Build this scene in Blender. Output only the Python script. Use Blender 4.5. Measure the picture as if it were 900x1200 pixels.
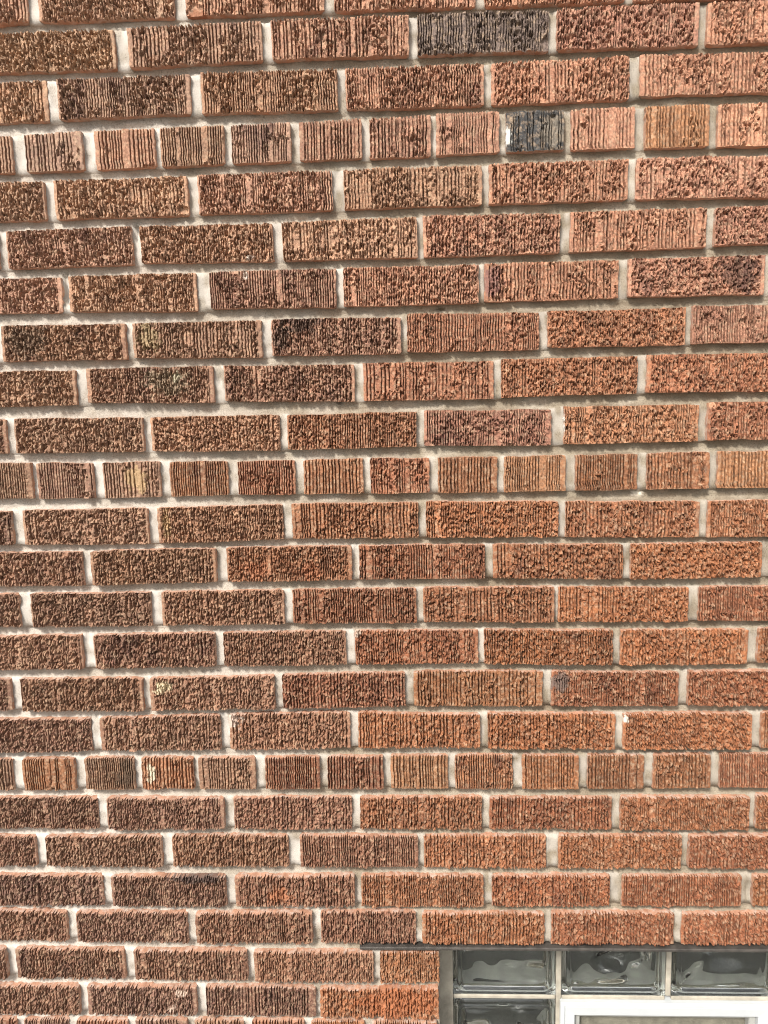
import bpy, math, random
import numpy as np
from mathutils import Matrix, Vector

for o in list(bpy.data.objects):
    bpy.data.objects.remove(o)
S = bpy.context.scene
S.render.engine = 'CYCLES'
COL = S.collection

# ------------------------------------------------------------------ camera
D = 1.10646                      # metres from the lens to the wall face (wall face is y = 0, camera 1.5 m up)
cd = bpy.data.cameras.new('camera')
cd.sensor_fit = 'VERTICAL'
cd.sensor_height = 24.0
cd.lens = 870 / 1200 * 24.0
cd.clip_start = 0.02
cd.clip_end = 2000
cam = bpy.data.objects.new('camera', cd)
COL.objects.link(cam)
R_ = Vector((0.999062, 0.037227, -0.022099))
U_ = Vector((0.01682, 0.136577, 0.990487))
B_ = Vector((0.039891, -0.98993, 0.135823))
cam.matrix_world = Matrix(((R_.x, U_.x, B_.x, 0), (R_.y, U_.y, B_.y, -D), (R_.z, U_.z, B_.z, 1.5), (0, 0, 0, 1)))
S.camera = cam

# ------------------------------------------------------------------ light
SUN_DIR = Vector((0.40, 0.90, -0.92)).normalized()      # the way the light travels: down, to the right and onto the wall
sl = bpy.data.lights.new('sun', 'SUN')
sl.energy = 1.5
sl.angle = math.radians(11)
sl.color = (1.0, 0.955, 0.89)
sun = bpy.data.objects.new('sun', sl)
COL.objects.link(sun)
sun.rotation_euler = SUN_DIR.to_track_quat('-Z', 'Y').to_euler()
sun.location = (-2, -3, 6)
W = bpy.data.worlds.new('World')
S.world = W
W.use_nodes = True
wn, wl = W.node_tree.nodes, W.node_tree.links
wn.clear()
sky = wn.new('ShaderNodeTexSky')
sky.sky_type = 'NISHITA'
sky.sun_disc = False
sky.sun_elevation = math.asin(-SUN_DIR.z)
sky.sun_rotation = math.atan2(-SUN_DIR.x, -SUN_DIR.y)
sky.air_density = 1.0
sky.dust_density = 4.0
hs = wn.new('ShaderNodeHueSaturation')
hs.inputs['Saturation'].default_value = 0.25           # thin overcast: nearly white sky
bg = wn.new('ShaderNodeBackground')
bg.inputs['Strength'].default_value = 0.05
wo = wn.new('ShaderNodeOutputWorld')
wl.new(sky.outputs[0], hs.inputs['Color'])
wl.new(hs.outputs[0], bg.inputs[0])
wl.new(bg.outputs[0], wo.inputs[0])
S.view_settings.view_transform = 'Standard'
S.view_settings.look = 'None'
S.view_settings.gamma = 1.0
S.view_settings.use_curve_mapping = False
S.view_settings.exposure = 2.12
S.cycles.use_denoising = True
S.cycles.sample_clamp_indirect = 1.5
S.cycles.pixel_filter_type = 'BLACKMAN_HARRIS'
S.cycles.filter_width = 1.1

# ------------------------------------------------------------------ helpers
def srgb(r, g, b):
    return tuple(((c / 255) / 12.92 if c / 255 < 0.04045 else ((c / 255 + 0.055) / 1.055) ** 2.4) for c in (r, g, b))

def hash2(ix, iy, seed):
    h = (ix.astype(np.int64) * 374761393 + iy.astype(np.int64) * 668265263 + (seed * 1274126177 + 974711)) & 0x7fffffff
    h = ((h ^ (h >> 13)) * 1103515245) & 0x7fffffff
    h = ((h ^ (h >> 11)) * 739982445) & 0x7fffffff
    return ((h ^ (h >> 15)) & 0xffffff) / float(0xffffff)

def vn(x, y, seed):
    """smooth value noise, 0..1"""
    ix, iy = np.floor(x), np.floor(y)
    fx, fy = x - ix, y - iy
    fx, fy = fx * fx * (3 - 2 * fx), fy * fy * (3 - 2 * fy)
    a, b = hash2(ix, iy, seed), hash2(ix + 1, iy, seed)
    c, d = hash2(ix, iy + 1, seed), hash2(ix + 1, iy + 1, seed)
    return (a + (b - a) * fx) * (1 - fy) + (c + (d - c) * fx) * fy

def sst(a, b, x):
    t = np.clip((x - a) / (b - a), 0, 1)
    return t * t * (3 - 2 * t)

def mesh_np(name, verts, quads, mats, mat_idx=None, smooth=None, attr=None):
    me = bpy.data.meshes.new(name)
    nv, nq = len(verts), len(quads)
    me.vertices.add(nv)
    me.vertices.foreach_set('co', np.asarray(verts, np.float32).ravel())
    me.loops.add(nq * 4)
    me.loops.foreach_set('vertex_index', np.asarray(quads, np.int32).ravel())
    me.polygons.add(nq)
    me.polygons.foreach_set('loop_start', np.arange(0, nq * 4, 4, dtype=np.int32))
    me.polygons.foreach_set('loop_total', np.full(nq, 4, np.int32))
    if mat_idx is not None:
        me.polygons.foreach_set('material_index', np.asarray(mat_idx, np.int32))
    if smooth is not None:
        me.polygons.foreach_set('use_smooth', np.asarray(smooth, bool))
    for m in mats:
        me.materials.append(m)
    if attr is not None:
        a = me.color_attributes.new('stain', 'FLOAT_COLOR', 'POINT')
        a.data.foreach_set('color', np.asarray(attr, np.float32).ravel())
    me.update(calc_edges=True)
    return me

def obj(name, me, parent=None, loc=(0, 0, 0)):
    o = bpy.data.objects.new(name, me)
    COL.objects.link(o)
    o.location = loc
    if parent is not None:
        o.parent = parent
    return o

def tag(o, label=None, cat=None, group=None, kind=None):
    for k, v in (('label', label), ('category', cat), ('group', group), ('kind', kind)):
        if v:
            o[k] = v
    return o

BOXF = [(0, 1, 3, 2), (4, 6, 7, 5), (0, 4, 5, 1), (2, 3, 7, 6), (0, 2, 6, 4), (1, 5, 7, 3)]
def boxes(name, bs, mat, parent=None, bevel=0.0):
    v, f = [], []
    for (x0, x1, y0, y1, z0, z1) in bs:
        n = len(v)
        v += [(x, y, z) for x in (x0, x1) for y in (y0, y1) for z in (z0, z1)]
        f += [tuple(n + i for i in q) for q in BOXF]
    me = bpy.data.meshes.new(name)
    me.from_pydata(v, [], f)
    me.materials.append(mat)
    o = obj(name, me, parent)
    if bevel:
        m = o.modifiers.new('bevel', 'BEVEL'); m.width = bevel; m.segments = 2
    return o

# ------------------------------------------------------------------ materials
def newmat(name):
    m = bpy.data.materials.new(name)
    m.use_nodes = True
    n, l = m.node_tree.nodes, m.node_tree.links
    n.clear()
    out = n.new('ShaderNodeOutputMaterial')
    p = n.new('ShaderNodeBsdfPrincipled')
    l.new(p.outputs[0], out.inputs[0])
    return m, n, l, p, out

def noise(n, l, vec, scale, detail=2, rough=0.5, w=None, dist=0.0):
    t = n.new('ShaderNodeTexNoise')
    t.inputs['Scale'].default_value = scale
    t.inputs['Detail'].default_value = detail
    t.inputs['Roughness'].default_value = rough
    t.inputs['Distortion'].default_value = dist
    if w is not None:
        t.noise_dimensions = '4D'
        l.new(w, t.inputs['W'])
    l.new(vec, t.inputs['Vector'])
    return t.outputs[0]

def ramp(n, l, fac, stops):
    r = n.new('ShaderNodeValToRGB')
    e = r.color_ramp.elements
    while len(e) < len(stops):
        e.new(0.5)
    for el, (pos, c) in zip(e, stops):
        el.position = pos
        el.color = (*c, 1) if len(c) == 3 else c
    l.new(fac, r.inputs[0])
    return r.outputs[0]

def mix(n, l, kind, fac, a, b):
    m = n.new('ShaderNodeMix')
    m.data_type = 'RGBA'
    m.blend_type = kind
    for sock, v in ((m.inputs[0], fac), (m.inputs[6], a), (m.inputs[7], b)):
        if isinstance(v, (int, float)):
            sock.default_value = v
        elif isinstance(v, tuple):
            sock.default_value = (*v, 1)
        else:
            l.new(v, sock)
    return m.outputs[2]

def val(n, l, op, a, b=None):
    m = n.new('ShaderNodeMath')
    m.operation = op
    for sock, v in ((m.inputs[0], a), (m.inputs[1], b)):
        if v is None:
            continue
        if isinstance(v, (int, float)):
            sock.default_value = v
        else:
            l.new(v, sock)
    return m.outputs[0]

def bump(n, l, p, h, strength, dist):
    b = n.new('ShaderNodeBump')
    b.inputs['Strength'].default_value = strength
    b.inputs['Distance'].default_value = dist
    l.new(h, b.inputs['Height'])
    l.new(b.outputs[0], p.inputs['Normal'])

def brick_material(name, side):
    m, n, l, p, out = newmat(name)
    tc = n.new('ShaderNodeTexCoord')
    oi = n.new('ShaderNodeObjectInfo')
    w = val(n, l, 'MULTIPLY', oi.outputs['Random'], 91.0)
    mp = n.new('ShaderNodeMapping')
    mp.inputs['Scale'].default_value = (1.0, 1.0, 0.55)
    l.new(tc.outputs['Object'], mp.inputs[0])
    v = mp.outputs[0]
    base = oi.outputs['Color']
    if side:
        base = mix(n, l, 'MIX', 0.7, base, (0.46, 0.255, 0.165))
        big = noise(n, l, v, 60, 3, 0.6, w)
        c = mix(n, l, 'MULTIPLY', 0.8, base, ramp(n, l, big, [(0.3, (0.62, 0.55, 0.5)), (0.62, (1.08, 1.08, 1.08))]))
        # lime and mortar smeared over the bedding faces
        sm = noise(n, l, tc.outputs['Object'], 130, 4, 0.65, w)
        c = mix(n, l, 'MIX', ramp(n, l, sm, [(0.46, (0, 0, 0)), (0.64, (0.7, 0.7, 0.7))]), c, (0.44, 0.36, 0.305))
    else:
        # kiln flashing: darker, more purple patches, as much of it as the object's alpha says
        f = noise(n, l, v, 26, 4, 0.62, w, 0.5)
        th = val(n, l, 'SUBTRACT', 0.86, val(n, l, 'MULTIPLY', oi.outputs['Alpha'], 0.55))
        fl = val(n, l, 'MULTIPLY', val(n, l, 'SUBTRACT', f, th), 7.0)
        flc = n.new('ShaderNodeClamp'); l.new(fl, flc.inputs[0])
        dark = mix(n, l, 'MULTIPLY', 1.0, base, (0.50, 0.45, 0.50))
        c = mix(n, l, 'MIX', val(n, l, 'MULTIPLY', flc.outputs[0], 0.85), base, dark)
        # clay grain, buff and rust crumbs; grain and buff also paint pale highlights in
        c = mix(n, l, 'MULTIPLY', 1.0, c, (0.95, 0.99, 0.95))
        g1 = noise(n, l, tc.outputs['Object'], 330, 3, 0.6, w)
        c = mix(n, l, 'MULTIPLY', 0.75, c, ramp(n, l, g1, [(0.32, (0.42, 0.38, 0.36)), (0.5, (1, 1, 1)), (0.68, (1.6, 1.6, 1.58))]))
        g2 = noise(n, l, tc.outputs['Object'], 170, 3, 0.6, val(n, l, 'ADD', w, 7.0))
        c = mix(n, l, 'MIX', ramp(n, l, g2, [(0.48, (0, 0, 0)), (0.68, (0.6, 0.6, 0.6))]), c, (0.37, 0.265, 0.175))
        g3 = noise(n, l, tc.outputs['Object'], 55, 3, 0.6, val(n, l, 'ADD', w, 17.0))
        c = mix(n, l, 'MULTIPLY', 0.6, c, ramp(n, l, g3, [(0.32, (0.58, 0.54, 0.55)), (0.65, (1.22, 1.20, 1.16))]))
    at = n.new('ShaderNodeAttribute')
    at.attribute_name = 'stain'
    c = mix(n, l, 'MIX', at.outputs['Alpha'], c, at.outputs['Color'])
    l.new(c, p.inputs['Base Color'])
    p.inputs['Roughness'].default_value = 0.82
    p.inputs['Specular IOR Level'].default_value = 0.35
    b1 = noise(n, l, tc.outputs['Object'], 900, 3, 0.65, w)
    bump(n, l, p, b1, 0.5, 0.0008)
    return m

M_FACE = brick_material('rug_brick_face', False)
M_SIDE = brick_material('brick_bedding_face', True)

def mortar_material():
    m, n, l, p, out = newmat('lime_mortar')
    tc = n.new('ShaderNodeTexCoord')
    v = tc.outputs['Object']
    a = noise(n, l, v, 14, 4, 0.6)
    c = ramp(n, l, a, [(0.3, (0.145, 0.115, 0.08)), (0.5, (0.20, 0.168, 0.124)), (0.7, (0.275, 0.24, 0.19))])
    # patchy paler tone, stronger towards the left end of the wall
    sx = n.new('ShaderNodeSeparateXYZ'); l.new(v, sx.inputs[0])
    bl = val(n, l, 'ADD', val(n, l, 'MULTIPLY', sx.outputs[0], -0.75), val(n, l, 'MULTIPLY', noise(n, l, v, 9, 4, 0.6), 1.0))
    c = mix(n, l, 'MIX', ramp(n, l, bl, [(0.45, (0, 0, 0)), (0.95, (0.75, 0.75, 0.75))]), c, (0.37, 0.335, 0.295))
    s = noise(n, l, v, 700, 2, 0.6)
    c = mix(n, l, 'MULTIPLY', 0.8, c, ramp(n, l, s, [(0.28, (0.40, 0.36, 0.32)), (0.45, (1, 1, 1)), (0.7, (1.3, 1.3, 1.3))]))
    s2 = noise(n, l, v, 240, 3, 0.6)
    c = mix(n, l, 'MIX', ramp(n, l, s2, [(0.68, (0, 0, 0)), (0.76, (0.75, 0.75, 0.75))]), c, (0.06, 0.05, 0.04))
    st = noise(n, l, v, 32, 4, 0.6, None, 0.6)
    c = mix(n, l, 'MIX', ramp(n, l, st, [(0.56, (0, 0, 0)), (0.75, (0.4, 0.4, 0.4))]), c, (0.17, 0.13, 0.09))
    at = n.new('ShaderNodeAttribute')
    at.attribute_name = 'stain'
    c = mix(n, l, 'MIX', at.outputs['Alpha'], c, at.outputs['Color'])
    l.new(c, p.inputs['Base Color'])
    p.inputs['Roughness'].default_value = 0.93
    p.inputs['Specular IOR Level'].default_value = 0.2
    bump(n, l, p, noise(n, l, v, 520, 4, 0.7), 0.4, 0.0010)
    return m
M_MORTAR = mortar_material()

def simple_mat(name, col, rough=0.6, metal=0.0, nscale=40, namp=0.25, bs=200, bd=0.0006, bstr=0.4):
    m, n, l, p, out = newmat(name)
    tc = n.new('ShaderNodeTexCoord')
    v = tc.outputs['Object']
    a = noise(n, l, v, nscale, 5, 0.65)
    lo = tuple(c * (1 - namp) for c in col); hi = tuple(min(1, c * (1 + namp)) for c in col)
    l.new(ramp(n, l, a, [(0.3, lo), (0.7, hi)]), p.inputs['Base Color'])
    p.inputs['Roughness'].default_value = rough
    p.inputs['Metallic'].default_value = metal
    bump(n, l, p, noise(n, l, v, bs, 4, 0.65), bstr, bd)
    return m

HEADER = {3, 10, 17, 24}
GY = 0.075                       # glass face behind the wall face
# ------------------------------------------------------------------ the brickwork
HEADER = {3, 10, 17, 24}
# colour letters: a salmon, o orange, r rust, b brown, t tan, d dark brown, p purple red, m mauve brown, g dark grey, G charcoal, l light orange
# followed by how torn the face is (0 combed grooves .. 9 wholly torn) and how much of it is flashed dark (0..9)
LOOK = [
 'p43 b74 a54 a63 a62 a52', 't82 m56 a45 g51 p64 a54', 'b64 m56 b53 a65 a63 a42',
 'b14 m25 a13 b23 m26 a13 a34 a13 G21 a13 l12 a23', 'b84 b73 a64 t52 a54 a64',
 'b84 p85 b92 t63 a86 a44 p84', 'p84 b94 p45 a63 a45 a86 a74', 'd85 d85 b54 d74 r44 o86 a33',
 'b93 d76 d75 r45 o64 r65', 'd75 b93 b93 o63 p46 l54 r65', 'b43 d25 b32 o15 r24 o13 r35 o14 l22 o03 o35 l11',
 'd65 b84 b85 o54 o73 o65 o63', 'd86 b83 o76 r45 o55 o83 r74', 'b83 b95 b84 r55 o52 o53 r44',
 'b93 d86 b75 r55 o66 o64 o33', 'd64 b83 b92 r65 l32 r56 r75', 'd93 b84 b84 o64 o73 o82 o33',
 'b32 o22 b25 o34 b43 r06 r23 l12 o36 o14 o13 o23 r23', 'd85 d85 d75 o65 r56 o63 o63',
 'd84 b92 b84 d45 o64 o73 r64', 'd76 d84 d75 o54 r75 r33 o54', 'd84 d94 d84 d84 o54 r63 r64',
 'd85 d86 d54 b91 l82', 'd75 d86 d46 o83', 'r24 d24 r24 d24 b24 r24 o24 o24']
TONE = {'a': (190, 138, 114), 'o': (182, 122, 86), 'r': (168, 109, 82), 'b': (174, 132, 108), 't': (184, 145, 117), 'd': (160, 119, 101),
        'p': (171, 123, 107), 'm': (166, 129, 111), 'g': (120, 101, 93), 'G': (88, 84, 83), 'l': (186, 132, 94)}

# marks on brick faces, at wall x / z in metres: x, z, half width, half height, colour (sRGB), strength
MARKS = [(-0.3976, 1.0747, 0.015, 0.0112, (222, 205, 170), 0.9), (-0.348, 1.5553, 0.0077, 0.0112, (215, 205, 175), 0.8), (-0.3638, 1.5495, 0.0359, 0.025, (150, 140, 115), 0.45), (-0.4261, 0.9309, 0.0083, 0.0189, (225, 212, 185), 0.9), (0.1404, 1.8754, 0.0059, 0.0113, (218, 215, 206), 1), (0.2019, 1.8789, 0.0189, 0.0225, (140, 128, 112), 0.6), (-0.417, 0.654, 0.0114, 0.0139, (205, 170, 140), 0.5), (-0.3994, 0.5433, 0.0101, 0.0079, (225, 200, 180), 0.9), (-0.4185, 0.5145, 0.0073, 0.008, (225, 200, 180), 0.9), (0.3218, 1.0196, 0.0078, 0.0083, (235, 225, 210), 0.9), (-0.2919, 1.0191, 0.0163, 0.0128, (215, 195, 180), 0.8), (0.2203, 1.4765, 0.0037, 0.0225, (240, 235, 225), 0.9), (0.4339, 1.4965, 0.0098, 0.0049, (220, 165, 130), 0.7), (-0.0896, 1.1603, 0.0053, 0.0082, (225, 205, 185), 0.8), (-0.1606, 1.6295, 0.0313, 0.017, (60, 52, 50), 0.6), (-0.189, 1.6095, 0.0151, 0.0184, (66, 58, 54), 0.5), (-0.5716, 1.6131, 0.0387, 0.0273, (95, 85, 72), 0.5), (-0.3852, 1.6145, 0.0191, 0.0222, (165, 150, 110), 0.5), (-0.3575, 0.7489, 0.0492, 0.0075, (60, 52, 52), 0.7), (-0.2311, 0.7222, 0.0224, 0.0167, (178, 116, 80), 0.7), (-0.2428, 1.2618, 0.0237, 0.016, (182, 120, 86), 0.6), (-0.1576, 1.2553, 0.0183, 0.0187, (182, 120, 86), 0.6), (0.2192, 1.0782, 0.0182, 0.0165, (110, 105, 100), 0.6), (-0.4187, 1.4042, 0.0183, 0.0234, (190, 160, 115), 0.6), (-0.3771, 1.3368, 0.0066, 0.0211, (195, 165, 120), 0.6), (-0.2315, 1.7241, 0.005, 0.0048, (230, 215, 200), 0.7), (-0.2378, 1.698, 0.0037, 0.006, (230, 215, 200), 0.7), (0.4688, 1.679, 0.0309, 0.0259, (75, 52, 48), 0.6), (0.1185, 1.6795, 0.0171, 0.0238, (120, 85, 88), 0.5), (-0.4649, 0.931, 0.0167, 0.0291, (95, 80, 65), 0.6), (-0.0364, 1.1188, 0.0132, 0.011, (182, 120, 84), 0.6), (-0.0415, 0.5281, 0.0705, 0.0346, (175, 105, 65), 0.6), (-0.2903, 2.0495, 0.0167, 0.0088, (150, 95, 65), 0.7)]
# hollows: x, z, radius x, radius z, depth in mm
CHIPS = [(-0.3237, 1.7919, 0.0099, 0.0047, 5), (-0.2925, 2.054, 0.0132, 0.0099, 4), (0.1928, 1.9943, 0.007, 0.0087, 4), (0.3216, 1.791, 0.0059, 0.0057, 3), (0.0223, 1.4493, 0.0063, 0.0051, 3), (0.1415, 1.9035, 0.0095, 0.0112, 4), (0.2029, 1.8979, 0.0035, 0.0034, 4)]
HOLES = [(-0.1075, 1.5124, 0.0038, 0.0025, 6), (-0.3296, 1.0974, 0.0109, 0.0028, 4), (-0.5079, 1.6865, 0.0039, 0.0221, 8), (0.1118, 1.9672, 0.0036, 0.0056, 6), (0.1129, 1.9415, 0.0036, 0.0112, 4), (-0.3974, 1.7655, 0.0038, 0.012, 6), (-0.5169, 1.1565, 0.0041, 0.0056, 6), (-0.5163, 1.0208, 0.0035, 0.0043, 8), (0.3146, 0.9822, 0.0026, 0.0056, 8), (-0.0895, 1.2844, 0.0026, 0.0133, 6), (0.5251, 0.7264, 0.0034, 0.0148, 7), (0.0439, 1.6457, 0.0062, 0.0036, 4), (-0.2855, 1.548, 0.0026, 0.0038, 5), (-0.1002, 1.835, 0.0061, 0.0081, 3), (0.4106, 0.6856, 0.0041, 0.0075, 6)]

def marks_at(X, Z, seed, marks):
    out = np.zeros((len(X), 4), np.float32)
    for (mx, mz, rx, rz, col, st) in marks:
        if X.min() - rx > mx or X.max() + rx < mx or Z.min() - rz > mz or Z.max() + rz < mz:
            continue
        d = np.hypot((X - mx) / rx, (Z - mz) / rz)
        d = d + (vn(X * 160, Z * 160, seed) - 0.5) * 0.7 + (vn(X * 480, Z * 480, seed + 1) - 0.5) * 0.6
        a = sst(1.0, 0.72, d) * st
        c = np.array(srgb(*col)) * 0.66
        na = a + out[:, 3] * (1 - a)
        k = np.where(na > 1e-5, a / np.maximum(na, 1e-5), 0)[:, None]
        out[:, :3] = out[:, :3] * (1 - k) + c * k
        out[:, 3] = na
    return out

def comb(L, rng, dens, torn):
    """grooves drawn down a brick face: plain end margins, (centre, width, depth) list, and the mesh columns that catch their edges"""
    mL = rng.choice([0.8, 2.5, 4.5, 6.5], p=[.3, .3, .25, .15]); mR = rng.choice([0.8, 2.5, 4.5, 6.5], p=[.35, .3, .2, .15])
    fine = rng.random() < 0.4
    gr, cols = [], [0.0, 0.9, L - 0.9, L]
    x = mL
    while x < L - mR - 1.5:
        w = rng.uniform(1.2, 2.0) if fine else rng.uniform(1.4, 2.7)
        gap = rng.uniform(1.4, 2.8) if fine else rng.uniform(1.7, 4.0)
        if rng.random() < 0.05:
            gap += rng.uniform(3, 9)
        dep = rng.uniform(4.6, 8.4) * (0.5 if rng.random() < 0.2 else 1)
        gr.append((x + w / 2, w, dep, rng.uniform(-0.7, 0.5)))
        x += w + gap
    if dens >= 1:
        for c, w, d, r in gr:
            cols += [c - w / 2 - .22, c - w / 2 + .22, c + w / 2 - .22, c + w / 2 + .22]
            if w > 2.0:
                cols.append(c)
        cols = sorted(v for v in set(cols) if 0 <= v <= L)
        out = [cols[0]]
        for v in cols[1:]:
            n = int((v - out[-1]) / (1.2 if torn > 5 else 1.6))
            s = out[-1]
            for i in range(n):
                out.append(s + (v - s) * (i + 1) / (n + 1))
            if v - out[-1] > 0.25:
                out.append(v)
        out[-1] = L
        cols = out
    else:
        cols = list(np.linspace(0, L, int(L / (0.93 / dens))))
    return mL, mR, gr, np.array(cols)

def face_height(x, z, Lx, Lz, torn, rng, seed, cmb):
    """relief of a combed and torn brick face in mm; x, z in mm from the left / bottom edge"""
    mL, mR, gr, _ = cmb
    cov = torn / 9.0
    th = 0.80 - 0.62 * cov
    T = vn(x / 17.0, z / 30.0, seed + 9) * 0.6 + vn(x / 6.5, z / 8.5, seed + 10) * 0.4
    T = sst(th - 0.07, th + 0.07, T)
    # grooves, here and there choked by crumbs
    g = np.zeros_like(x)
    ridge = np.zeros_like(x)
    choke = vn(x / 2.6, z / 5.5, seed + 5)
    choke2 = vn(x / 3.4, z / 3.8, seed + 15)
    for i, (c, w, d, r) in enumerate(gr):
        prof = np.clip((w / 2 + 0.24 - np.abs(x - c)) / 0.46, 0, 1)
        g = np.maximum(g, prof * d)
        nx_ = gr[i + 1][0] if i + 1 < len(gr) else Lx
        ridge += np.where((x > c) & (x <= nx_), r, 0)
    open_ = 1 - sst(0.66, 0.78, choke) * (0.35 + 0.5 * cov) - T * sst(0.50, 0.66, choke2) * 0.6
    g = g * np.clip(open_, 0.05, 1) * (0.3 + 0.7 * sst(0.6, 2.6, z))
    # torn crumbs
    sx, sz = rng.uniform(2.3, 3.2), rng.uniform(3.0, 5.0)
    wx = x + (vn(x / 5.0, z / 5.0, seed + 20) - 0.5) * 1.6
    wz = z + (vn(x / 5.0, z / 5.0, seed + 21) - 0.5) * 2.2
    n1 = vn(wx / sx, wz / sz, seed + 6)
    n2 = vn(wx / 1.6, wz / 3.0, seed + 7)
    n3 = vn(x / 11.0, z / 9.0, seed + 8)
    pit = sst(0.42, 0.30, n1) * 3.6 + sst(0.40, 0.24, n2) * 2.8
    crumb = 2.2 + (n1 - 0.5) * 2.2 + (n2 - 0.5) * 2.2 + (n3 - 0.5) * 1.2 - pit
    h = ridge * (1 - T) + crumb * T - g * (1 - 0.1 * T) + (vn(x / 1.7, z / 4.0, seed + 11) - 0.5) * 0.7 + (vn(x / 0.8, z / 1.1, seed + 16) - 0.5) * (0.7 + 1.5 * T)
    # burrs dragged up beside the grooves
    h += sst(0.70, 0.84, vn(x / 2.4, z / 3.8, seed + 12)) * 1.7 * (0.35 + cov) * (1 - T)
    mar = np.maximum(sst(mL + 0.5, mL - 0.5, x), sst(Lx - mR - 0.5, Lx - mR + 0.5, x))
    h = h * (1 - mar) + (-0.2 + (vn(x / 6.0, z / 9.0, seed + 13) - 0.5) * 0.5) * mar
    e = np.minimum(np.minimum(x, Lx - x), np.minimum(z, Lz - z))
    h -= 0.6 * np.exp(-e / 0.7) * (0.4 + vn(x / 5.0, z / 5.0, seed + 14))
    return h

def brick_mesh(q, look, seed, px, dens=1.0):
    """q: x0 x1 and the top-left, top-right, bottom-left, bottom-right z in mm"""
    x0, x1, ztl, ztr, zbl, zbr = q
    rng = np.random.default_rng(seed)
    torn = int(look[1])
    Lx, Lz = x1 - x0, ((ztl + ztr) - (zbl + zbr)) / 2
    cmb = comb(Lx, rng, dens, torn)
    cx_ = cmb[3]
    nx, nz = len(cx_) - 1, max(6, int(Lz / (1.55 if torn > 6 else 2.0 if torn > 3 else 2.6) * min(dens * 1.2, 1)))
    U, V = np.meshgrid(cx_ / Lx, np.linspace(0, 1, nz + 1))
    U, V = U.ravel(), V.ravel()
    h = face_height(U * Lx, (1 - V) * Lz, Lx, Lz, torn, rng, seed, cmb)
    zt = ztl + (ztr - ztl) * U + (vn(U * Lx / 4.0, V * 0, seed + 30) - 0.5) * 1.2 + (vn(U * Lx / 25.0, V * 0, seed + 31) - 0.5) * 1.6
    zb = zbl + (zbr - zbl) * U + (vn(U * Lx / 4.0, V * 0, seed + 32) - 0.5) * 0.5 + (vn(U * Lx / 25.0, V * 0, seed + 33) - 0.5) * 1.6
    xl = x0 + (vn(V * Lz / 6.0, V * 0, seed + 34) - 0.5) * 1.6
    xr = x1 + (vn(V * Lz / 6.0, V * 0, seed + 35) - 0.5) * 1.6
    c = np.minimum(U, 1 - U) * Lx
    rr = 0.7 * np.exp(-c / 1.8)
    Z = (zt - rr) + (zb - zt + 2 * rr) * V
    inn = np.minimum(1, c / 3.0)
    wob = (vn(V * Lz / 15.0, U * Lx / 45.0, seed + 3) - 0.5) * 0.8 + (vn(V * Lz / 4.0, U * Lx / 12.0, seed + 4) - 0.5) * 0.5
    X = xl + (xr - xl) * U + wob * inn
    for (cx, cz, rx, rz, dep) in CHIPS:
        if abs(cx * 1000 - (x0 + x1) / 2) < Lx and abs(cz * 1000 - (ztl + zbl) / 2) < Lz:
            d = np.hypot((X - cx * 1000) / (rx * 1000), (Z - cz * 1000) / (rz * 1000)) + (vn(X / 4, Z / 4, seed + 40) - 0.5) * 0.6
            k = sst(1.15, 0.75, d)
            h = h * (1 - k) + (-dep + (vn(X / 2.5, Z / 2.5, seed + 41) - .5) * 1.2) * k
    tilt = rng.uniform(-1.2, 1.2); off = rng.uniform(-1.2, 1.2)
    h = np.clip(h, -9.6, 3.6) + off + tilt * (U - 0.5)
    cx, cz = (x0 + x1) / 2, (ztl + ztr + zbl + zbr) / 4
    P = np.stack([X - cx, -h, Z - cz], 1)
    idx = np.arange((nx + 1) * (nz + 1)).reshape(nz + 1, nx + 1)
    F = np.stack([idx[:-1, :-1], idx[1:, :-1], idx[1:, 1:], idx[:-1, 1:]], -1).reshape(-1, 4)
    # the four sides: border ring (own vertices), a ring level with the mortar, back ring
    ring = np.concatenate([idx[0, :-1], idx[:-1, -1], idx[-1, ::-1][:-1], idx[::-1, 0][:-1]])
    nr = len(ring)
    r0 = P[ring].copy()
    r1 = r0.copy(); r1[:, 1] = 12.2
    r2 = r0.copy(); r2[:, 1] = 88.0
    n0 = len(P)
    P = np.concatenate([P, r0, r1, r2])
    i = np.arange(nr); j = (i + 1) % nr
    Q = np.concatenate([np.stack([a + i, a + j, b + j, b + i], 1) for a, b in ((n0, n0 + nr), (n0 + nr, n0 + 2 * nr))])
    nf = len(F)
    A = np.concatenate([F, Q])
    mi = np.concatenate([np.zeros(nf), np.ones(len(Q))])
    st = marks_at(P[:, 0] / 1000 + cx / 1000, P[:, 2] / 1000 + cz / 1000, seed, MARKS) if px else np.zeros((len(P), 4))
    return mesh_np('brick', P / 1000, A, (M_FACE, M_SIDE), mi, np.zeros(len(A)), st), (cx / 1000, 0, cz / 1000)

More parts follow.
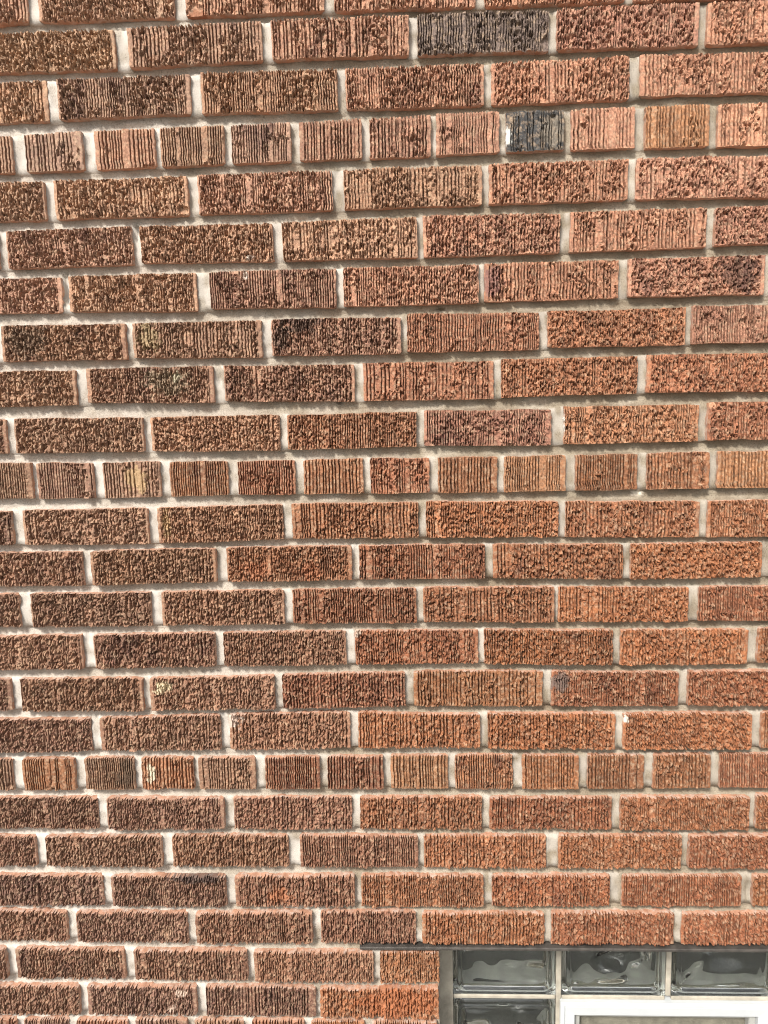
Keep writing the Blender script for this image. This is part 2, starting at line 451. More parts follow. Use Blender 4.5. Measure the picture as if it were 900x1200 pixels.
BR = [[(-722.2, -528.7, 2104.6, 2104.3, 2051.9, 2051.1), (-513, -321.6, 2104.3, 2103.2, 2051, 2048.9), (-304.4, -111.8, 2103.1, 2102, 2049, 2048.3), (-97.8, 96.2, 2101.9, 2098.8, 2048.1, 2045.9), (108.8, 297.8, 2098.6, 2094.4, 2045.8, 2044.1), (309.7, 503.2, 2094.2, 2090.2, 2044, 2040.5)],
 [(-602.3, -408.8, 2037.5, 2037, 1986.1, 1984.8), (-389.3, -200.5, 2037.5, 2039, 1985.3, 1988.4), (-186.7, 4.3, 2039.6, 2038, 1989, 1986.2), (16.3, 196.1, 2038.4, 2036.9, 1986.8, 1984.8), (207.3, 398.9, 2037.8, 2037.9, 1985.8, 1984), (410.5, 604, 2037.8, 2037.3, 1984.1, 1984.8)],
 [(-703.9, -510.4, 1973.7, 1974.3, 1919.1, 1919.8), (-494.7, -305, 1973.9, 1973.5, 1920.4, 1921.7), (-289.4, -96.8, 1975.2, 1973, 1921.8, 1918.9), (-85.1, 107.3, 1973.6, 1972.3, 1919.5, 1918.2), (117.8, 307.4, 1973.2, 1974.1, 1918.3, 1918.9), (321.8, 515.3, 1975.5, 1971.8, 1921.9, 1920.5)],
 [(-659.8, -568.1, 1901.9, 1901.6, 1852.1, 1851.5), (-548, -464.9, 1901.9, 1903.5, 1851.3, 1851.4), (-447, -359.9, 1903.8, 1904.7, 1851.6, 1852.5), (-351.7, -260.8, 1904.7, 1904.9, 1852.5, 1853), (-249.9, -164.8, 1904.9, 1905.2, 1853, 1853.1), (-152.4, -64.7, 1905.2, 1907.1, 1853.1, 1853.3), (-53.3, 33.2, 1907.5, 1908.7, 1853.3, 1853.9), (40.7, 128.5, 1908.7, 1908.1, 1854, 1854.9), (138, 218.4, 1908, 1908.3, 1855, 1854.7), (228.7, 315.9, 1908.4, 1908.3, 1854.6, 1854.1), (330.6, 417.4, 1908.1, 1907.5, 1854, 1852.9), (429.3, 521, 1907.5, 1906.2, 1852.7, 1850.6)],
 [(-719.3, -525.8, 1839.2, 1837.5, 1785, 1784.8), (-511, -316.7, 1837.7, 1837.7, 1784.9, 1784.8), (-301.4, -108.3, 1839, 1839.5, 1785.4, 1785.1), (-91.4, 104.4, 1840.1, 1839.3, 1785.8, 1785.3), (114.5, 308.1, 1840.1, 1840.3, 1786.2, 1785.7), (319.2, 512.7, 1841.2, 1837.2, 1786.6, 1782.9)],
 [(-795.6, -602.1, 1771.1, 1771.1, 1718.4, 1718.3), (-587.8, -402.8, 1770.8, 1771.8, 1718.1, 1718.1), (-390.3, -196.4, 1771.5, 1770.3, 1720.1, 1717.2), (-182.2, 11.8, 1771, 1772, 1717.9, 1715.7), (20.5, 214.5, 1774, 1770.6, 1716.7, 1716.5), (228.8, 418.8, 1772.2, 1770.8, 1717.9, 1717.7), (430.9, 624.4, 1772, 1771.5, 1719.8, 1718.6)],
 [(-705.6, -512.1, 1704.7, 1703.3, 1654.8, 1653.3), (-500.4, -311.2, 1704.2, 1704.3, 1653.2, 1649.8), (-291.4, -106.9, 1704.6, 1704.1, 1652.4, 1649.9), (-96.1, 99, 1704.6, 1703.9, 1650.2, 1649.9), (107.3, 297.8, 1704.7, 1705, 1651.2, 1652), (311.4, 502.1, 1705.3, 1704.8, 1652.8, 1651), (513.8, 707.3, 1704.6, 1704.7, 1650.8, 1650.9)],
 [(-815, -621.5, 1636.3, 1636.3, 1584.2, 1584.2), (-608.1, -421.3, 1636.2, 1635.3, 1584.2, 1583.2), (-409.8, -218.8, 1635.1, 1634.9, 1584.3, 1581.1), (-204.1, -14.6, 1635.4, 1633.2, 1582.9, 1581.1), (-5.3, 185.3, 1637.4, 1634.8, 1582.8, 1581.9), (198, 394.2, 1635.7, 1635.9, 1584.5, 1582.7), (403.8, 597.3, 1637.7, 1635.5, 1584.7, 1584.3)],
 [(-695.1, -501.6, 1569.2, 1569.2, 1517.5, 1517.8), (-484, -293.7, 1570.4, 1570.2, 1519.6, 1516.8), (-277.6, -83.8, 1570.4, 1567.5, 1517.8, 1513.7), (-70.5, 120.1, 1568.5, 1567.6, 1514, 1512.3), (131.2, 327.5, 1569.1, 1569.7, 1514.5, 1516.1), (340.9, 534.4, 1570.7, 1568.7, 1517.1, 1514.2)],
 [(-807.5, -614, 1499, 1499.1, 1447, 1447.5), (-599.9, -404.7, 1499.4, 1497.4, 1448, 1445.6), (-392, -197.8, 1497.2, 1496.7, 1446, 1443.7), (-185.8, 6.2, 1496.5, 1496.7, 1444.7, 1444.7), (17.7, 204.2, 1498.3, 1495.7, 1446, 1443.2), (222.9, 417.7, 1499.3, 1497.5, 1443.9, 1444.9), (430.1, 623.6, 1500.4, 1499.6, 1446, 1445.4)],
 [(-672.5, -580.8, 1432.8, 1431.9, 1378.6, 1377.7), (-572.3, -486.2, 1431.8, 1430.7, 1377.6, 1376.9), (-470, -382.9, 1430.6, 1429.9, 1376.9, 1377.4), (-367.7, -279, 1429.8, 1429.1, 1377.5, 1377.9), (-263.5, -177.1, 1429, 1429, 1377.9, 1377.4), (-164, -74.7, 1429.1, 1429.3, 1377.2, 1376.5), (-63.8, 24.1, 1429.2, 1428.6, 1376.4, 1375.7), (37.2, 125.1, 1428.5, 1427.7, 1375.5, 1374.7), (135.5, 226.1, 1427.7, 1427.7, 1374.7, 1374.7), (240.8, 330.9, 1427.7, 1428, 1374.8, 1375.2), (345.2, 435, 1428.1, 1428.5, 1375.2, 1375.3), (447.6, 539.3, 1428.5, 1428, 1375.3, 1374.7)],
 [(-811.1, -617.6, 1358.2, 1359.4, 1306.8, 1306.4), (-600.6, -406.1, 1360.2, 1359.9, 1306.2, 1304.5), (-390.6, -198.1, 1360.3, 1362.1, 1304.9, 1308.5), (-184, 6.5, 1362.6, 1361.5, 1309.3, 1308.3), (18.3, 216.1, 1362.6, 1359.2, 1308.8, 1305.7), (227, 423.9, 1359, 1356.2, 1304.9, 1301.7), (435.9, 629.4, 1356.7, 1356.3, 1301.7, 1301.5)],
 [(-706.4, -512.9, 1294.3, 1294.1, 1241.7, 1240.6), (-498.9, -304.5, 1294.6, 1296.5, 1240.9, 1244.1), (-287.2, -95.3, 1296.8, 1296.9, 1244.2, 1244), (-84, 106.7, 1297, 1296.3, 1244.6, 1243.7), (118.7, 312.6, 1296.1, 1293.1, 1244.2, 1240), (324.4, 517.5, 1293, 1293.2, 1239.9, 1240.1), (532.2, 725.7, 1293.1, 1293.1, 1240, 1240)],
 [(-811.5, -618, 1228.1, 1228.5, 1175.9, 1175.8), (-598.8, -410, 1228.7, 1228.5, 1175.8, 1175), (-392.2, -201.6, 1228.9, 1229.3, 1175.8, 1176.4), (-188.5, 1.8, 1229.6, 1229.2, 1176.3, 1175.5), (12.4, 210.9, 1230.4, 1229.1, 1176.8, 1174.5), (217.4, 412, 1228.2, 1225.3, 1174.5, 1172.4), (427.2, 620.7, 1225.7, 1225.6, 1173.5, 1172.3)],
 [(-716.9, -523.4, 1160.7, 1161, 1106.3, 1106.9), (-503.7, -313, 1161.6, 1162, 1107.5, 1109.1), (-299.5, -108.4, 1162.5, 1163.2, 1109.5, 1109.2), (-94.2, 95.8, 1163.7, 1162.4, 1109.7, 1109.4), (105.2, 300.1, 1163.6, 1160.1, 1109.3, 1105.5), (311.9, 503.4, 1160.1, 1158.6, 1105.4, 1105), (518.1, 711.6, 1160.5, 1160.3, 1107, 1106.8)],
 [(-838, -644.5, 1090.2, 1090.3, 1038.4, 1038.3), (-627.6, -432.2, 1090.5, 1089.6, 1038.2, 1036.7), (-420.1, -222.8, 1090.2, 1091.8, 1037.2, 1038.5), (-210, -17.6, 1094.1, 1095.3, 1039, 1041.3), (-4.3, 194.5, 1096.5, 1095.5, 1041.2, 1039.9), (208.1, 401.6, 1094.8, 1092.1, 1040.5, 1039.1), (416.3, 609.8, 1093.7, 1093.7, 1039.1, 1039.3)],
 [(-713.8, -520.3, 1022.7, 1022.8, 967, 969.3), (-505.2, -312.1, 1024.1, 1027.7, 969.9, 971.2), (-297, -105.6, 1028.9, 1030.6, 971.2, 972.2), (-92.5, 97.8, 1030.6, 1026.7, 973.4, 973.2), (110, 306.6, 1028.6, 1026.7, 971.8, 969.6), (318.6, 514.5, 1026.6, 1025.6, 969.5, 968.8), (529.5, 723, 1027.2, 1027.3, 969.9, 970)],
 [(-745.7, -654, 956.4, 956.3, 903.7, 903.5), (-636.9, -552.2, 956.2, 956.7, 903.4, 903.7), (-534.6, -454.4, 956.9, 957.2, 903.9, 904.7), (-442.7, -358.8, 957.2, 956.9, 904.7, 904.5), (-350.1, -258.9, 956.9, 957, 904.5, 904.3), (-242.9, -156.3, 956.9, 957.3, 904.3, 904.5), (-143.3, -55, 957.4, 958.3, 904.5, 904.3), (-43, 47.2, 958.4, 959, 904.2, 903.7), (58.5, 148.9, 959, 959, 903.7, 903.5), (163.7, 251.1, 958.9, 958.6, 903.5, 903.6), (265.4, 352.3, 958.5, 958.8, 903.7, 904.1), (366.5, 454.8, 958.9, 959.8, 904.1, 904.3), (469.5, 561.2, 959.9, 960.2, 904.3, 904.1)],
 [(-712.8, -519.3, 889, 888.6, 837, 836.7), (-503.4, -313, 888.2, 887.9, 835.9, 836.1), (-297.1, -106.8, 888.3, 889.5, 835.6, 835.6), (-93.5, 100.1, 889.5, 888.8, 835.6, 834.9), (112.3, 304, 887.8, 888.2, 834.9, 835), (317.5, 516.5, 888.9, 888.6, 834.3, 835.8), (526.4, 719.9, 890.7, 890.7, 837.2, 837.2)],
 [(-821, -627.5, 822, 822, 771.1, 770.9), (-610.4, -418.3, 822, 822.4, 770.9, 769.8), (-401.1, -211.1, 822.9, 823.1, 769.9, 770.8), (-191.9, -2, 823.1, 823.2, 770.4, 770.8), (7.7, 201.8, 823.2, 823.6, 769.4, 768.4), (221.3, 414.7, 823.6, 824, 768.4, 768.9), (426.5, 620, 824, 824.3, 769.7, 770.7)],
 [(-714.5, -521, 752.9, 752.2, 700.3, 699.6), (-506.3, -316.9, 752.2, 752.8, 699.7, 700.6), (-301, -106.4, 752.9, 753.4, 700.7, 701.6), (-95, 102.3, 754.1, 754.1, 700.8, 700.7), (116.1, 303.2, 754.1, 754.7, 701.6, 703.1), (323, 510.4, 754.7, 754.6, 703.1, 703.5), (528.4, 721.9, 754.8, 755.4, 703.9, 704.7)],
 [(-780.3, -586.8, 688, 688.1, 635.5, 635.9), (-570, -384.5, 687.2, 686.6, 635.6, 634.2), (-370.3, -177.5, 686.6, 688.2, 634.2, 635.6), (-163.2, -7.6, 689.9, 689.8, 635.2, 635.2), (2.8, 200, 687.8, 688.1, 635.3, 635.2), (211.5, 406.1, 689.6, 690.1, 635.7, 636.6), (418.7, 612.2, 689.2, 689.9, 636.6, 636.2)],
 [(-889.6, -696.1, 619.4, 619.5, 566.2, 566.3), (-678.9, -493.7, 619.6, 618.6, 566.4, 567.2), (-477, -288.2, 618.6, 618.5, 567.1, 566.2), (-276.4, -78.9, 618.1, 617.9, 565.2, 565.7), (-67.7, 29.7, 617.9, 618.7, 564.6, 565.1)],
 [(-770.7, -577.2, 549.8, 551.1, 498.4, 500), (-561.8, -377, 551.2, 551.9, 500.1, 501.7), (-360.7, -176.6, 552.4, 551.2, 500, 500.4), (-168.6, 27.5, 550.8, 552.2, 499.9, 498.5)],
 [(-781.4, -689.7, 487.1, 487.3, 435.1, 435.3), (-676.1, -598.7, 487.4, 487.9, 435.3, 435.9), (-584.4, -496.3, 488, 488.5, 435.9, 436.6), (-483.1, -396.1, 488.6, 489.2, 436.6, 437.2), (-382.3, -299.4, 489.2, 489.5, 437.3, 437.4), (-285.2, -197.6, 489.5, 489.7, 437.4, 437.5), (-185.8, -96.4, 489.7, 489.9, 437.5, 437.6), (-82.7, 24, 489.9, 490.3, 437.6, 437.9)]]

wall = bpy.data.objects.new('brick_wall', None)
COL.objects.link(wall)
tag(wall, 'red brown rug faced brick wall with recessed pale mortar joints above the glass block window', 'wall', None, 'thing')

OPEN_X, OPEN_X1, OPEN_Z = 0.0300, 0.815, 0.6245
rs = random.Random(5)
def tint(look, seed, x, z, header=False):
    """clay colour of one brick: its own tone drawn part of the way to that of its neighbours (browner left, orange low right, salmon high right)"""
    r = random.Random(seed)
    c = srgb(*TONE[look[0]])
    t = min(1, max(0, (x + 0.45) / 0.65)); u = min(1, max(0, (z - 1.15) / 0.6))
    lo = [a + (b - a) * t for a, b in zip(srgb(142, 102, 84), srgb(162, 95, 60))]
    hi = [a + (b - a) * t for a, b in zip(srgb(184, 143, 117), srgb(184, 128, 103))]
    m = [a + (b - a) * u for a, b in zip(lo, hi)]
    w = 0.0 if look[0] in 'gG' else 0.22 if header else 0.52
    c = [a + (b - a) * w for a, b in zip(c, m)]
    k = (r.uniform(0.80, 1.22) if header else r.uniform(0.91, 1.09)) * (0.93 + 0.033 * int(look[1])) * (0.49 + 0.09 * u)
    h = r.uniform(-0.05, 0.05)
    al = min(1, max(0, int(look[2]) / 9.0 + r.uniform(-0.05, 0.05)))
    return (c[0] * k * (1 + h * .4), c[1] * k, c[2] * k * (1 - h), al)

COURSES = []
nb = 0
for k, rows in enumerate(BR):
    looks = LOOK[k].split()
    row = []
    for i, q in enumerate(rows):
        look = looks[min(i, len(looks) - 1)]
        seed = 1000 + k * 40 + i
        seen = q[1] > -730 + max(0, q[2] - 500) * 0.09 and q[0] < 590 - max(0, q[2] - 500) * 0.05
        me, loc = brick_mesh(q, look, seed, True, 1.0 if seen else 0.42)
        o = obj('brick', me, wall, loc)
        o.color = tint(look, seed, loc[0], loc[2], k in HEADER)
        if look[0] == 'G':
            o['label'] = 'charcoal grey header brick with a white paint fleck at its left end'
        if look[0] == 'g':
            o['label'] = 'dark grey stretcher brick'
        row.append(q); nb += 1
    COURSES.append(row)

# bricks beside the picture, coarser, so that the wall goes on
beyond = []
SH = [brick_mesh((0, 193, 52, 52, 0, 0), 'b64', 7 + j, False, 0.42)[0] for j in range(4)]
HH = [brick_mesh((0, 89, 52, 52, 0, 0), 'b34', 17 + j, False, 0.42)[0] for j in range(3)]
for k, row in enumerate(COURSES):
    L = 89 if k in HEADER else 193
    zc = [(q[2] + q[3] + q[4] + q[5]) / 4 for q in row]
    xl = row[0][0] - 10
    xr = row[-1][1] + 10 if k < 22 else OPEN_X1 * 1000 + 3
    todo = []
    while xl > -1180:
        todo.append((xl - L / 2, zc[0])); xl -= L + 10
    while xr < 1080:
        todo.append((xr + L / 2, zc[-1])); xr += L + 10
    for (x, z) in todo:
        if nb >= 299:
            beyond.append((x, z, L)); continue
        o = obj('brick', rs.choice(HH if L == 89 else SH), wall, (x / 1000, rs.uniform(-.001, .001), z / 1000))
        nb += 1
        lk = rs.choice(['b64', 'd75', 'r65', 'o54'] if x < 0 else ['o54', 'r65', 'a64', 'p54'])
        o.color = tint(lk, int(x * 7 + z), x / 1000, z / 1000)
for r in range(1, 5):                        # courses above the picture
    x = -1180 + (100 if r % 2 else 0)
    while x < 1000:
        beyond.append((x + 97, 2076 + 67.7 * r, 193)); x += 203
if beyond:
    PS, PH = brick_mesh((0, 193, 52, 52, 0, 0), 'b34', 5, False, 0.15)[0], brick_mesh((0, 89, 52, 52, 0, 0), 'b34', 6, False, 0.15)[0]
    vs, qs, n0, ms = [], [], 0, []
    for (x, z, L) in beyond:
        me = PH if L == 89 else PS
        co = np.empty(len(me.vertices) * 3, np.float32); me.vertices.foreach_get('co', co)
        lv = np.empty(len(me.loops), np.int32); me.loops.foreach_get('vertex_index', lv)
        mi = np.empty(len(me.polygons), np.int32); me.polygons.foreach_get('material_index', mi)
        vs.append(co.reshape(-1, 3) + np.array([x / 1000, 0, z / 1000])); qs.append(lv.reshape(-1, 4) + n0); ms.append(mi)
        n0 += len(me.vertices)
    V = np.concatenate(vs)
    o = obj('brickwork', mesh_np('brickwork', V, np.concatenate(qs), (M_FACE, M_SIDE), np.concatenate(ms), None, np.zeros((len(V), 4))), wall)
    o.color = (*srgb(122, 82, 62), 0.5)
    o['kind'] = 'stuff'

# ------------------------------------------------------------------ mortar: one sheet whose rows follow the courses
def mortar_sheet():
    xs = np.concatenate([np.arange(-1.2, -0.78, 0.009), np.arange(-0.78, 0.62, 0.0031), np.arange(0.62, 1.1, 0.009)]) * 1000
    rows, ks, ss = [], [], []     # z arrays, course id (-1 for a bed joint), fraction
    tops, bots = [], []
    for row in COURSES:
        px = [v for q in row for v in (q[0], q[1])]
        tops.append(np.interp(xs, px, [v for q in row for v in (q[2], q[3])]))
        bots.append(np.interp(xs, px, [v for q in row for v in (q[4], q[5])]))
    for k in range(len(COURSES)):
        for f in np.linspace(0, 1, 8):
            rows.append(tops[k] + (bots[k] - tops[k]) * f); ks.append(k); ss.append(f)
        nxt = tops[k + 1] if k + 1 < len(COURSES) else bots[k] - 14
        for f in np.linspace(0, 1, 9)[1:-1]:
            rows.append(bots[k] + (nxt - bots[k]) * f); ks.append(-1 - k); ss.append(f)
    Z = np.array(rows); nr, nc = Z.shape
    X = np.broadcast_to(xs, Z.shape)
    ks = np.array(ks); ss = np.array(ss)
    dep = np.full(Z.shape, 10.0)
    bed = ks < 0
    s = ss[bed][:, None]
    dep[bed] = (9.3 + 3.6 * sst(5, 20, -1 - ks[bed]))[:, None] + 1.8 * (4 * s * (1 - s)) ** 0.7 + 1.0 * (1 - s)
    head = np.zeros(Z.shape)
    rng = np.random.default_rng(3)
    for k, row in enumerate(COURSES):
        r = np.where(ks == k)[0]
        d = np.full(nc, 11.0)
        hd = np.zeros(nc)
        for a, b in zip(row[:-1], row[1:]):
            lo, hi = a[1], b[0]
            t = np.clip((xs - lo) / max(hi - lo, 1), 0, 1)
            ins = (xs > lo - 2.2) & (xs < hi + 2.2)
            base = rng.uniform(4.5, 8.5) if hi - lo > 5 else 3.5
            hd = np.where(ins, rng.uniform(0.6, 1.0), hd)
            d = np.where(ins, base + 2.4 * (4 * t * (1 - t)), d)
        f = ss[r][:, None]
        dep[r] = d[None, :]
        head[r] = hd[None, :]
    dep += (vn(X / 22, Z / 9, 70) - 0.5) * 3.0 + (vn(X / 6, Z / 4, 71) - 0.5) * 1.6 + (vn(X / 2.6, Z / 2.6, 72) - 0.5) * 1.5
    # long trowel drags along the bed joints
    dep[bed] += ((vn(X / 45, Z / 2.2, 73) - 0.5) * 1.6)[bed]
    for (hx, hz, rx, rz, dp) in HOLES:
        d = np.hypot((X - hx * 1000) / (rx * 1000), (Z - hz * 1000) / (rz * 1000)) + (vn(X / 3, Z / 3, 74) - .5) * 0.5
        dep += dp * sst(1.2, 0.6, d)
    dep = np.maximum(dep, 1.0)
    st = marks_at(X.ravel() / 1000, Z.ravel() / 1000, 77, MORTAR_MARKS)
    # paler patches on the pointed head joints, stronger to the left
    al = (head * sst(0.25, 0.6, vn(X / 9, Z / 13, 78)) * np.clip(0.62 - X / 1600, 0.2, 0.95)).ravel()
    fresh = st[:, 3] < 0.01
    st[fresh, :3] = (0.43, 0.40, 0.36)
    st[fresh, 3] = al[fresh]
    P = np.stack([X, dep, Z], -1).reshape(-1, 3) / 1000
    idx = np.arange(nr * nc).reshape(nr, nc)
    F = np.stack([idx[:-1, :-1], idx[1:, :-1], idx[1:, 1:], idx[:-1, 1:]], -1).reshape(-1, 4)
    c = P[F].mean(1)
    F = F[~((c[:, 0] > OPEN_X - 0.0005) & (c[:, 0] < OPEN_X1) & (c[:, 2] < OPEN_Z + 0.006))]
    return mesh_np('mortar', P, F, (M_MORTAR,), None, np.ones(len(F)), st)
MORTAR_MARKS = [(0.0438, 1.6444, 0.0074, 0.0036, (95, 80, 55), 0.7), (0.3341, 1.3677, 0.0088, 0.0064, (225, 215, 195), 0.9)]
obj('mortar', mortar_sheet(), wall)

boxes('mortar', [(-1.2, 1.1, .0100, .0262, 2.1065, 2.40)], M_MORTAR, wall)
# the block wythe behind the facing, with the window opening left in it
M_BLOCK = simple_mat('grey_blockwork', (0.34, 0.33, 0.31), 0.9)
boxes('backing', [(-1.2, OPEN_X, .0265, .2, .1, 2.40), (OPEN_X1, 1.1, .0265, .2, .1, 2.40), (OPEN_X, OPEN_X1, .0265, .2, OPEN_Z + .008, 2.40)], M_BLOCK, wall)
M_PARGE = simple_mat('cement_render', (0.36, 0.35, 0.32), 0.9)
boxes('foundation', [(-1.2, OPEN_X, .004, .0262, -.02, .422), (OPEN_X1, 1.1, .004, .0262, -.02, .422), (OPEN_X, OPEN_X1, .004, .2, -.02, .10)], M_PARGE, wall)

# steel angle carrying the bricks over the window
M_STEEL = simple_mat('weathered_steel', (0.060, 0.052, 0.045), 0.6, 0.3, 60, 0.5, 300, 0.0012, 0.8)
lin = boxes('lintel', [(-0.1005, 1.02, -.0015, .0262, OPEN_Z, OPEN_Z + .0052)], M_STEEL, wall, 0.0012)

# ------------------------------------------------------------------ the glass block window
win = bpy.data.objects.new('glass_block_window', None)
COL.objects.link(win)
win.location = (OPEN_X, GY, 0.10)
tag(win, 'glass block window with a white vinyl vent set under the steel lintel', 'window', None, 'thing')
INV = Matrix.Translation((-OPEN_X, -GY, -0.10))
def glass_material():
    m, n, l, p, out = newmat('wavy_glass')
    p.inputs['Base Color'].default_value = (0.86, 0.885, 0.855, 1)
    p.inputs['Transmission Weight'].default_value = 1.0
    p.inputs['IOR'].default_value = 1.5
    tc = n.new('ShaderNodeTexCoord')
    r = noise(n, l, tc.outputs['Object'], 25, 4, 0.6)
    rr = ramp(n, l, r, [(0.4, (0.03, 0.03, 0.03)), (0.75, (0.16, 0.16, 0.16))])   # dust film
    l.new(rr, p.inputs['Roughness'])
    return m
M_GLASS = glass_material()
M_BACK = simple_mat('frosted_back_glass', (0.045, 0.047, 0.044), 0.35, 0, 30, 0.2, 60, 0.003, 0.6)
M_INNER = simple_mat('pale_block_side', (0.42, 0.425, 0.40), 0.6, 0, 30, 0.2, 60, 0.002, 0.5)
M_WMORTAR = simple_mat('window_mortar', (0.31, 0.28, 0.225), 0.92, 0, 22, 0.35, 420, 0.0012, 0.6)
M_VINYL = simple_mat('white_vinyl', (0.40, 0.415, 0.418), 0.38, 0, 30, 0.04, 90, 0.0002, 0.3)
M_SASH = simple_mat('grey_sash', (0.26, 0.26, 0.24), 0.5, 0, 30, 0.15, 200, 0.0003, 0.3)

BW, BH, BT = 0.1794, 0.1460, 0.078
def block_mesh(seed):
    """face of a pressed glass block: beaded and flat-rimmed outside, deeply waved inside, with a thick rim running back"""
    nx, nz = 84, 70
    U, V = np.meshgrid(np.linspace(0, 1, nx + 1), np.linspace(0, 1, nz + 1))
    X, Z = (U * BW).ravel(), (V * BH).ravel()
    ex, ez = np.minimum(X, BW - X), np.minimum(Z, BH - Z)
    r = 0.022
    d = np.where((ex < r) & (ez < r), r - np.hypot(np.maximum(r - ex, 0), np.maximum(r - ez, 0)), np.minimum(ex, ez))
    ins = sst(0.013, 0.024, d)
    bead = np.exp(-((d - 0.0125) / 0.0024) ** 2) * 0.0026
    f = 0.0030 - bead + 0.0014 * ins + np.exp(-np.maximum(d, 0) / 0.0015) * 0.0022 + (vn(X / 0.06, Z / 0.05, seed + 4) - .5) * 0.0016 * ins
    wv = (vn(X / 0.044 + 5, Z / 0.036, seed) - 0.5) * 0.019 + (vn(X / 0.024, Z / 0.022, seed + 1) - 0.5) * 0.0034
    b = 0.0145 + wv * ins + 0.016 * sst(0.0105, 0.0065, d)
    b = np.maximum(b, f + 0.003)
    n = len(X)
    P = np.concatenate([np.stack([X, f, Z], 1), np.stack([X, b, Z], 1)])
    idx = np.arange(n).reshape(nz + 1, nx + 1)
    F = np.stack([idx[:-1, :-1], idx[:-1, 1:], idx[1:, 1:], idx[1:, :-1]], -1).reshape(-1, 4)
    ring = np.concatenate([idx[0, :-1], idx[:-1, -1], idx[-1, ::-1][:-1], idx[::-1, 0][:-1]])
    j = np.roll(ring, -1)
    S_ = np.stack([ring + n, j + n, j, ring], 1)
    Q = np.concatenate([F, F[:, ::-1] + n, S_])
    return mesh_np('glass_block', P, Q, (M_GLASS,), None, np.concatenate([np.ones(2 * len(F)), np.zeros(len(S_))]))

XS = [0.0555 + 0.1894 * i for i in range(4)]
ZS = [0.4760, 0.4678 - BH, 0.4678 - BH * 2 - .009]
VX0, VX1, VZ1, VZ0, VY = 0.2420, 0.6076, 0.4687, 0.1668, 0.0700
spots = []
for r in range(3):
    for c in range(4):
        if r > 0 and c in (1, 2):
            continue
        spots.append((XS[c], ZS[r]))
gm = [block_mesh(s) for s in (11, 23, 37, 41)]
for i, (x, z) in enumerate(spots):
    o = obj('glass_block', gm[i % 4], win)
    o.location = (x - OPEN_X, 0, z - 0.10)
    bk = boxes('back_panel', [(.0004, BW - .0004, BT - .012, BT - .004, .0004, BH - .0004)], M_BACK, o)
    boxes('inner_wall', [(.0006, BW - .0006, .033, BT - .0122, .0006, .0040), (.0006, .0040, .033, BT - .0122, .0042, BH - .0042),
                         (BW - .0040, BW - .0006, .033, BT - .0122, .0042, BH - .0042), (.0006, BW - .0006, .033, BT - .0122, BH - .0040, BH - .0006)], M_INNER, o)

def wbox(name, bs, mat, parent, bevel=0.0):
    o = boxes(name, [(a - OPEN_X, b - OPEN_X, c - GY, d - GY, e - 0.10, f - 0.10) for a, b, c, d, e, f in bs], mat, parent, bevel)
    return o
# mortar bars between the blocks: verticals run through, horizontals butt against them
y0, y1 = GY + 0.004, GY + BT - 0.004
top = OPEN_Z - 0.0005
bars = [(OPEN_X + .0003, XS[0] - .0003, y0 - .003, y1, .156, top), (XS[3] + BW + .0003, OPEN_X1 - .0003, y0 - .003, y1, .156, top)]
for c in (0, 1, 2):
    bars.append((XS[c] + BW + .0003, XS[c + 1] - .0003, y0, y1, ZS[0] if c == 1 else .156, top))
for c in range(4):
    for r in (0, 1):
        if r > 0 and c in (1, 2):
            continue
        bars.append((XS[c] + .0003, XS[c] + BW - .0003, y0, y1, ZS[r + 1] + BH + .0003, ZS[r] - .0003))
for c in (1, 2):
    pass
bars.append((XS[1] - .0003 + .0003, XS[2] + BW, y0 + .0005, y1, VZ1 + .0004, ZS[0] - .0004)) if False else None
me_b = wbox('mortar', bars, M_WMORTAR, win, 0.0018)

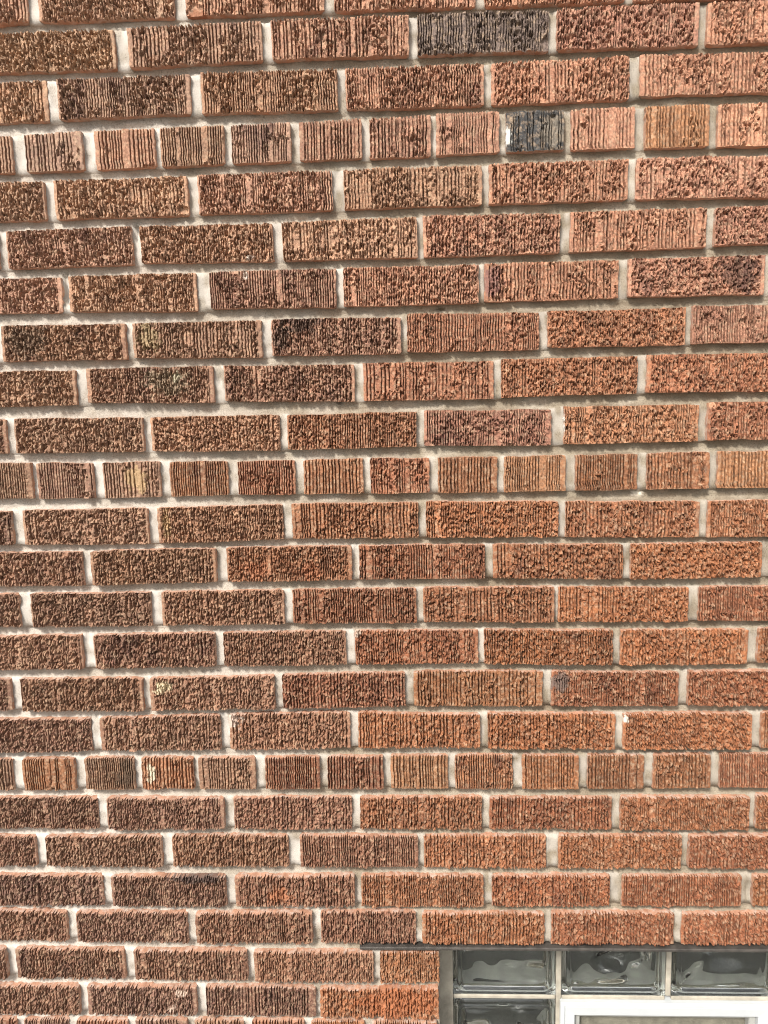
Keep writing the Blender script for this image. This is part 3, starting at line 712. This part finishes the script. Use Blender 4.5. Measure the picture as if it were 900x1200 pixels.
# vinyl vent: four mitred frame bars, a sash ring and the screen
def mitred(name, x0, x1, z0, z1, prof, mat, parent):
    """prof: (inset, depth) pairs of the bar's section; one object per side"""
    corners = [(x0, z0), (x1, z0), (x1, z1), (x0, z1)]
    sgn = [(1, 1), (-1, 1), (-1, -1), (1, -1)]
    out = []
    for k in range(4):
        v = []
        for kk in (k, (k + 1) % 4):
            (cx, cz), (sx, sz) = corners[kk], sgn[kk]
            for ins, dep in prof:
                v.append((cx + sx * ins - OPEN_X, dep - GY, cz + sz * ins - 0.10))
        m = len(prof)
        f = [(i, (i + 1) % m, m + (i + 1) % m, m + i) for i in range(m)] + [tuple(range(m))[::-1], tuple(range(m, 2 * m))]
        me = bpy.data.meshes.new(name)
        me.from_pydata(v, [], f)
        me.materials.append(mat)
        out.append(obj(name, me, parent))
    return out
vent = wbox('vent', [(VX0 + .027, VX1 - .027, VY + .028, VY + .030, VZ0 + .027, VZ1 - .027)], None or simple_mat('dusty_screen', (0.13, 0.12, 0.09), 0.75, 0, 55, 0.35, 900, 0.0010, 0.9), win)
g = 0.0002
mitred('frame', VX0, VX1, VZ0, VZ1, [(0, VY + .04), (0, VY + .002), (.0025, VY), (.0065, VY), (.0075, VY + .0018), (.0085, VY), (.0235, VY + .001), (.0255, VY + .003), (.0255, VY + .04)], M_VINYL, vent)
mitred('sash', VX0 + .0258, VX1 - .0258, VZ0 + .0258, VZ1 - .0258, [(0, VY + .027), (0, VY + .012), (.0095, VY + .012), (.0105, VY + .014), (.0105, VY + .027)], M_SASH, vent)

# ------------------------------------------------------------------ the room behind and the ground in front
M_ROOM = simple_mat('basement_plaster', (0.22, 0.22, 0.20), 0.9)
boxes('basement_room', [(-.4, 1.1, 2.4, 2.5, -.6, .8), (-.5, -.4, .2, 2.5, -.6, .8), (1.1, 1.2, .2, 2.5, -.6, .8), (-.4, 1.1, .2, 2.4, -.7, -.6), (-.4, 1.1, .2, 2.4, .8, .9)], M_ROOM)['kind'] = 'structure'
M_GROUND = simple_mat('concrete_paving', (0.14, 0.135, 0.12), 0.9, 0, 3, 0.2, 80, 0.003, 0.5)
me = bpy.data.meshes.new('ground')
me.from_pydata([(-600, -900, 0), (600, -900, 0), (600, .0035, 0), (-600, .0035, 0)], [], [(0, 1, 2, 3)])
me.materials.append(M_GROUND)
obj('ground', me)['kind'] = 'structure'
